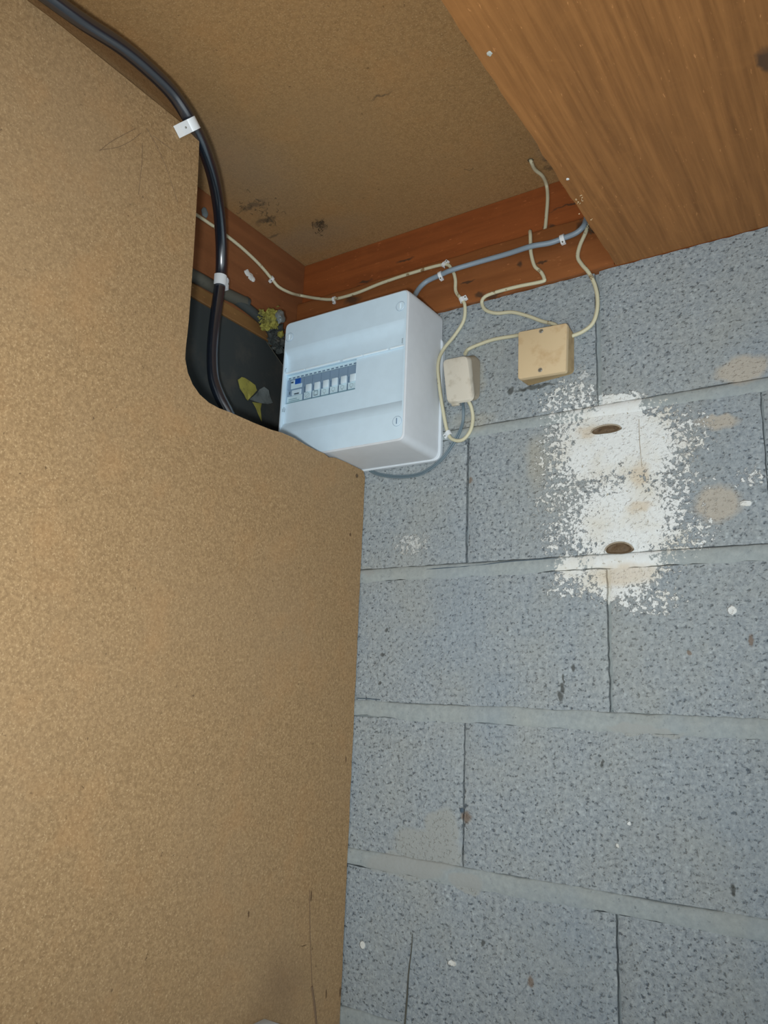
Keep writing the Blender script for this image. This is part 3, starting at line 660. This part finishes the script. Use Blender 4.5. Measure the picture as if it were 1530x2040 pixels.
def scrap(px, ax, v, mat, name, label, cat, th=.002, curl=.006, parent=None):
    P = [hit(a, b, ax, v) for a, b in px]; n = len(P); c = sum(P, Vector())/n
    nrm = (P[1]-P[0]).cross(P[2]-P[0]).normalized()
    if nrm.x < 0: nrm = -nrm
    bm = bmesh.new(); rings = []
    for s_ in (0, 1):
        rr = []
        for f_ in (1.0, .6, .25):
            rr.append([bm.verts.new(c+(p-c)*f_+nrm*(th*s_*(.4 if f_ == 1 else 1)+curl*(f_**2)*(math.sin(i*2.1)*.5+.5)*.6)) for i, p in enumerate(P)])
        rings.append(rr)
    for s_ in (0, 1):
        for a, b in zip(rings[s_], rings[s_][1:]):
            for i in range(n): bm.faces.new((a[i], a[(i+1) % n], b[(i+1) % n], b[i]))
        bm.faces.new(rings[s_][2])
    for i in range(n): bm.faces.new((rings[0][0][i], rings[0][0][(i+1) % n], rings[1][0][(i+1) % n], rings[1][0][i]))
    o = mk(name, bm, mat, parent, True, 30)
    if label: tag(o, label, cat)
    return o
bm = bmesh.new()
for i, (px, py, r_) in enumerate([(532, 628, .006), (541, 632, .010), (536, 643, .009), (528, 650, .006), (550, 638, .006), (541, 622, .006), (546, 648, .006), (521, 622, .004)]): lump(bm, hit(px, py, 'x', -.848), r_, i, 3, 1.1)
tag(mk('foam_lump', bm, M_yel), 'crumbly yellow foam at the end of the conduit', 'foam')
bm = bmesh.new(); lump(bm, hit(558, 630, 'x', -.832), .012, 9, 3, .35, (.5, .8, 1.1)); tag(mk('tape_wad', bm, M_foil), 'crumpled silver tape beside the upper left corner of the consumer unit', 'tape')
bm = bmesh.new()
for i, (px, py, r_) in enumerate([(548, 658, .012), (556, 672, .010), (543, 676, .010), (556, 690, .010)]): lump(bm, hit(px, py, 'x', -.858), r_*.85, 20+i, 3, 1.2)
tag(mk('debris_wad', bm, M_pipe), 'dark wad of debris below the yellow foam', 'debris')
bm = bmesh.new(); lump(bm, hit(559, 666, 'x', -.835), .0055, 31, 2, .5); tag(mk('foam_lump', bm, M_yel), 'small yellow foam crumb touching the left edge of the consumer unit', 'foam')
scrap([(472, 757), (478, 752), (487, 753), (496, 760), (505, 768), (511, 778), (503, 786), (496, 792), (493, 798), (488, 794), (483, 786), (478, 775)], 'x', -.8725, M_yel, 'foam_scrap', 'bright yellow torn scrap on the dark felt board', 'foam')
scrap([(495, 796), (508, 784), (516, 776), (524, 771), (531, 778), (537, 789), (541, 803), (530, 806), (518, 803), (505, 800)], 'x', -.869, M_foil, 'tape_scrap', 'crinkled grey tape scrap beside the yellow scrap', 'tape', .0012, .008)
scrap([(502, 801), (512, 803), (521, 803), (518, 815), (519, 828), (521, 840), (514, 826), (508, 812)], 'x', -.8732, M_yel, 'foam_scrap', 'dull yellow pointed scrap hanging below the grey tape', 'foam', .0015, .002)
fuzz(536, 636, 11, 9, 'x', lambda r: -.845+abs(r.gauss(0, .003)), 40, .0006, 'foam_fibres', 'loose yellow fibres around the crumbly foam', 'foam', mat=M_yel, seed=9, ln=5)
# white splash and knot on trim
bm = bmesh.new(); 
for i, (a, b, r_, sq) in enumerate([(492, 543, .0075, (.25, .9, .8)), (499, 551, .0085, (.3, .9, .7)), (504, 556, .0055, (.35, .8, .9))]): lump(bm, hit(a, b, 'x', -.871), r_, 40+i, 2, .5, sq)
tag(mk('plaster_splash', bm, M_plug), 'off-white splash of plaster on the dusty trim board', 'plaster')
bm = bmesh.new(); lump(bm, hit(408, 423, 'x', -.871), .0085, 50, 2, .4, (.3, .8, 1)); tag(mk('grey_blob', bm, plain('grey_mastic', (.13, .16, .17), .6)), 'small blue-grey mastic blob left of the black cable', 'mastic')
for px, py, r_, lab in ((975, 107, .0026, 'pale chip at the left edge of the plywood soffit'), (1131, 357, .0019, 'small white chip on the plywood near the beam corner')):
    bm = bmesh.new(); lump(bm, hit(px, py, 'z', .5995), r_, px, 2, .3, (1, 1.2, .3)); tag(mk('paint_chip', bm, M_chip if px == 975 else M_plug), lab, 'paint chip')
# hole in the ceiling for the cream cable, debris round the grey cable end
bm = bmesh.new(); torus(bm, hit(1057, 319, 'z', .775), (0, 0, 1), .0036, .0009, 16, 6); tag(mk('cable_hole_rim', bm, M_web), 'dark ragged rim where the cream cable leaves the ceiling', 'hole rim')
fuzz(508, 413, 18, 9, 'z', lambda r: .7742-abs(r.gauss(0, .001)), 26, .0003, 'cobweb', 'dusty cobweb streak on the ceiling right of the black cable', 'cobweb', seed=2)
fuzz(538, 440, 14, 8, 'z', lambda r: .7742-abs(r.gauss(0, .001)), 14, .0003, 'cobweb', 'thin cobweb trail running towards the beam corner', 'cobweb', seed=3)
fuzz(637, 449, 6, 6, 'z', lambda r: .7735-abs(r.gauss(0, .004)), 36, .0003, 'cobweb', 'round dark cobweb tuft on the ceiling above the consumer unit', 'cobweb', seed=4, ln=4)
fuzz(1172, 452, 9, 8, 'y', lambda r: -.006-abs(r.gauss(0, .002)), 34, .0004, 'cobweb', 'brown fluff around the end of the grey cable', 'cobweb', seed=5, ln=3)
fuzz(1155, 408, 8, 10, 'z', lambda r: .599, 8, .0004, 'cobweb', 'pale splinters on the ragged plywood edge', 'splinters', mat=M_beige, seed=6, ln=3)

# ------------------------------------------------------------------ oval stubs in the plaster
def stub(cx, cy_, rx, rz, label, seed):
    c = W(cx, cy_, 0); t_ = thing('wall_plug', c, label, 'wall plug')
    bm = bmesh.new(); rnd = random.Random(seed); n = 26; lay = []
    for q, y in ((1.10, -.0004), (1.06, -.0022), (.95, -.0026), (.86, -.0012), (.70, -.0010), (.4, -.0022), (.12, -.0028)):
        lay.append([Vector((c.x+math.cos(a)*rx*q*(1+.05*math.sin(3*a+seed)), y+rnd.uniform(-.0002, .0002), c.z+math.sin(a)*rz*q*(1+.25*(math.cos(a) > 0)*.3)-rz*.15*math.cos(2*a))) for a in [2*math.pi*k/n for k in range(n)]])
    loft(bm, lay); mk('sunken_face', bm, M_rust, t_, True, 60)
    bm = bmesh.new(); pts = [Vector((c.x+math.cos(a)*rx*1.08, -.0025, c.z+math.sin(a)*rz*1.15-rz*.15*math.cos(2*a))) for a in [math.pi*(k/16) for k in range(17)]]
    tube(bm, pts, .0011, 6); mk('rim', bm, M_oldd, t_)
    return t_
stub(1208, 857, .0185, .0050, 'brown oval plug worn into the upper white plaster patch', 1)
stub(1234, 1094, .0165, .0066, 'reddish brown oval plug in the lower white plaster patch', 2)
bm = bmesh.new(); p = W(920, 1614, -.0005); disc(bm, p, (0, -1, 0), .0032, .0008, 12, .0025); tag(mk('wall_hole', bm, M_slot), 'small dark drill hole at the foot of the vertical joint', 'hole')
bm = bmesh.new(); tube(bm, spline([W(*q, -.0004) for q in ((822, 1860), (820, 1890), (814, 1940), (811, 1990), (805, 2060))], 5), [.0004+.0009*min(1, i/14) for i in range(21)], 5); mk('wall_crack', bm, M_lag, wall)
bm = bmesh.new(); tube(bm, spline([W(*q, -.0004) for q in ((712, 1391), (735, 1392), (757, 1394))], 5), .0007, 5); mk('wall_crack', bm, M_slot, wall)
bm = bmesh.new(); tube(bm, spline([W(*q, -.0004) for q in ((850, 1134), (944, 1127), (1010, 1119), (1075, 1114), (1112, 1112))], 5), .0007, 5); mk('wall_crack', bm, M_slot, wall)
bm = bmesh.new(); tube(bm, spline([W(*q, -.0004) for q in ((1273, 835), (1274, 870), (1276, 900), (1279, 930))], 5), .0004, 5); mk('wall_crack', bm, M_oldd, wall)

# nail in the hardboard corner
bm = bmesh.new(); disc(bm, hit(711, 948, 'x', -.7052), (1, 0, 0), .0026, .0012, 12, .0018); tag(mk('nail_head', bm, M_rust), 'rusty nail head at the cut corner of the hardboard sheet', 'nail')

# white corner peeping in at the bottom edge: small surface box on the hardboard
p = hit(527, 2028, 'x', -.7045)
wbx = thing('surface_box', (-.705, p.y-.03, p.z-.08), 'white plastic surface box, only its top corner showing at the bottom of the photo', 'box')
bm = bmesh.new(); box(bm, -.7048, -.672, p.y-.075, p.y, p.z-.08, p.z, .002, 2); mk('body', bm, M_white, wbx)
bm = bmesh.new(); box(bm, -.6722, -.665, p.y-.075, p.y, p.z-.08, p.z, .002, 2); mk('front_plate', bm, M_wclip, wbx)
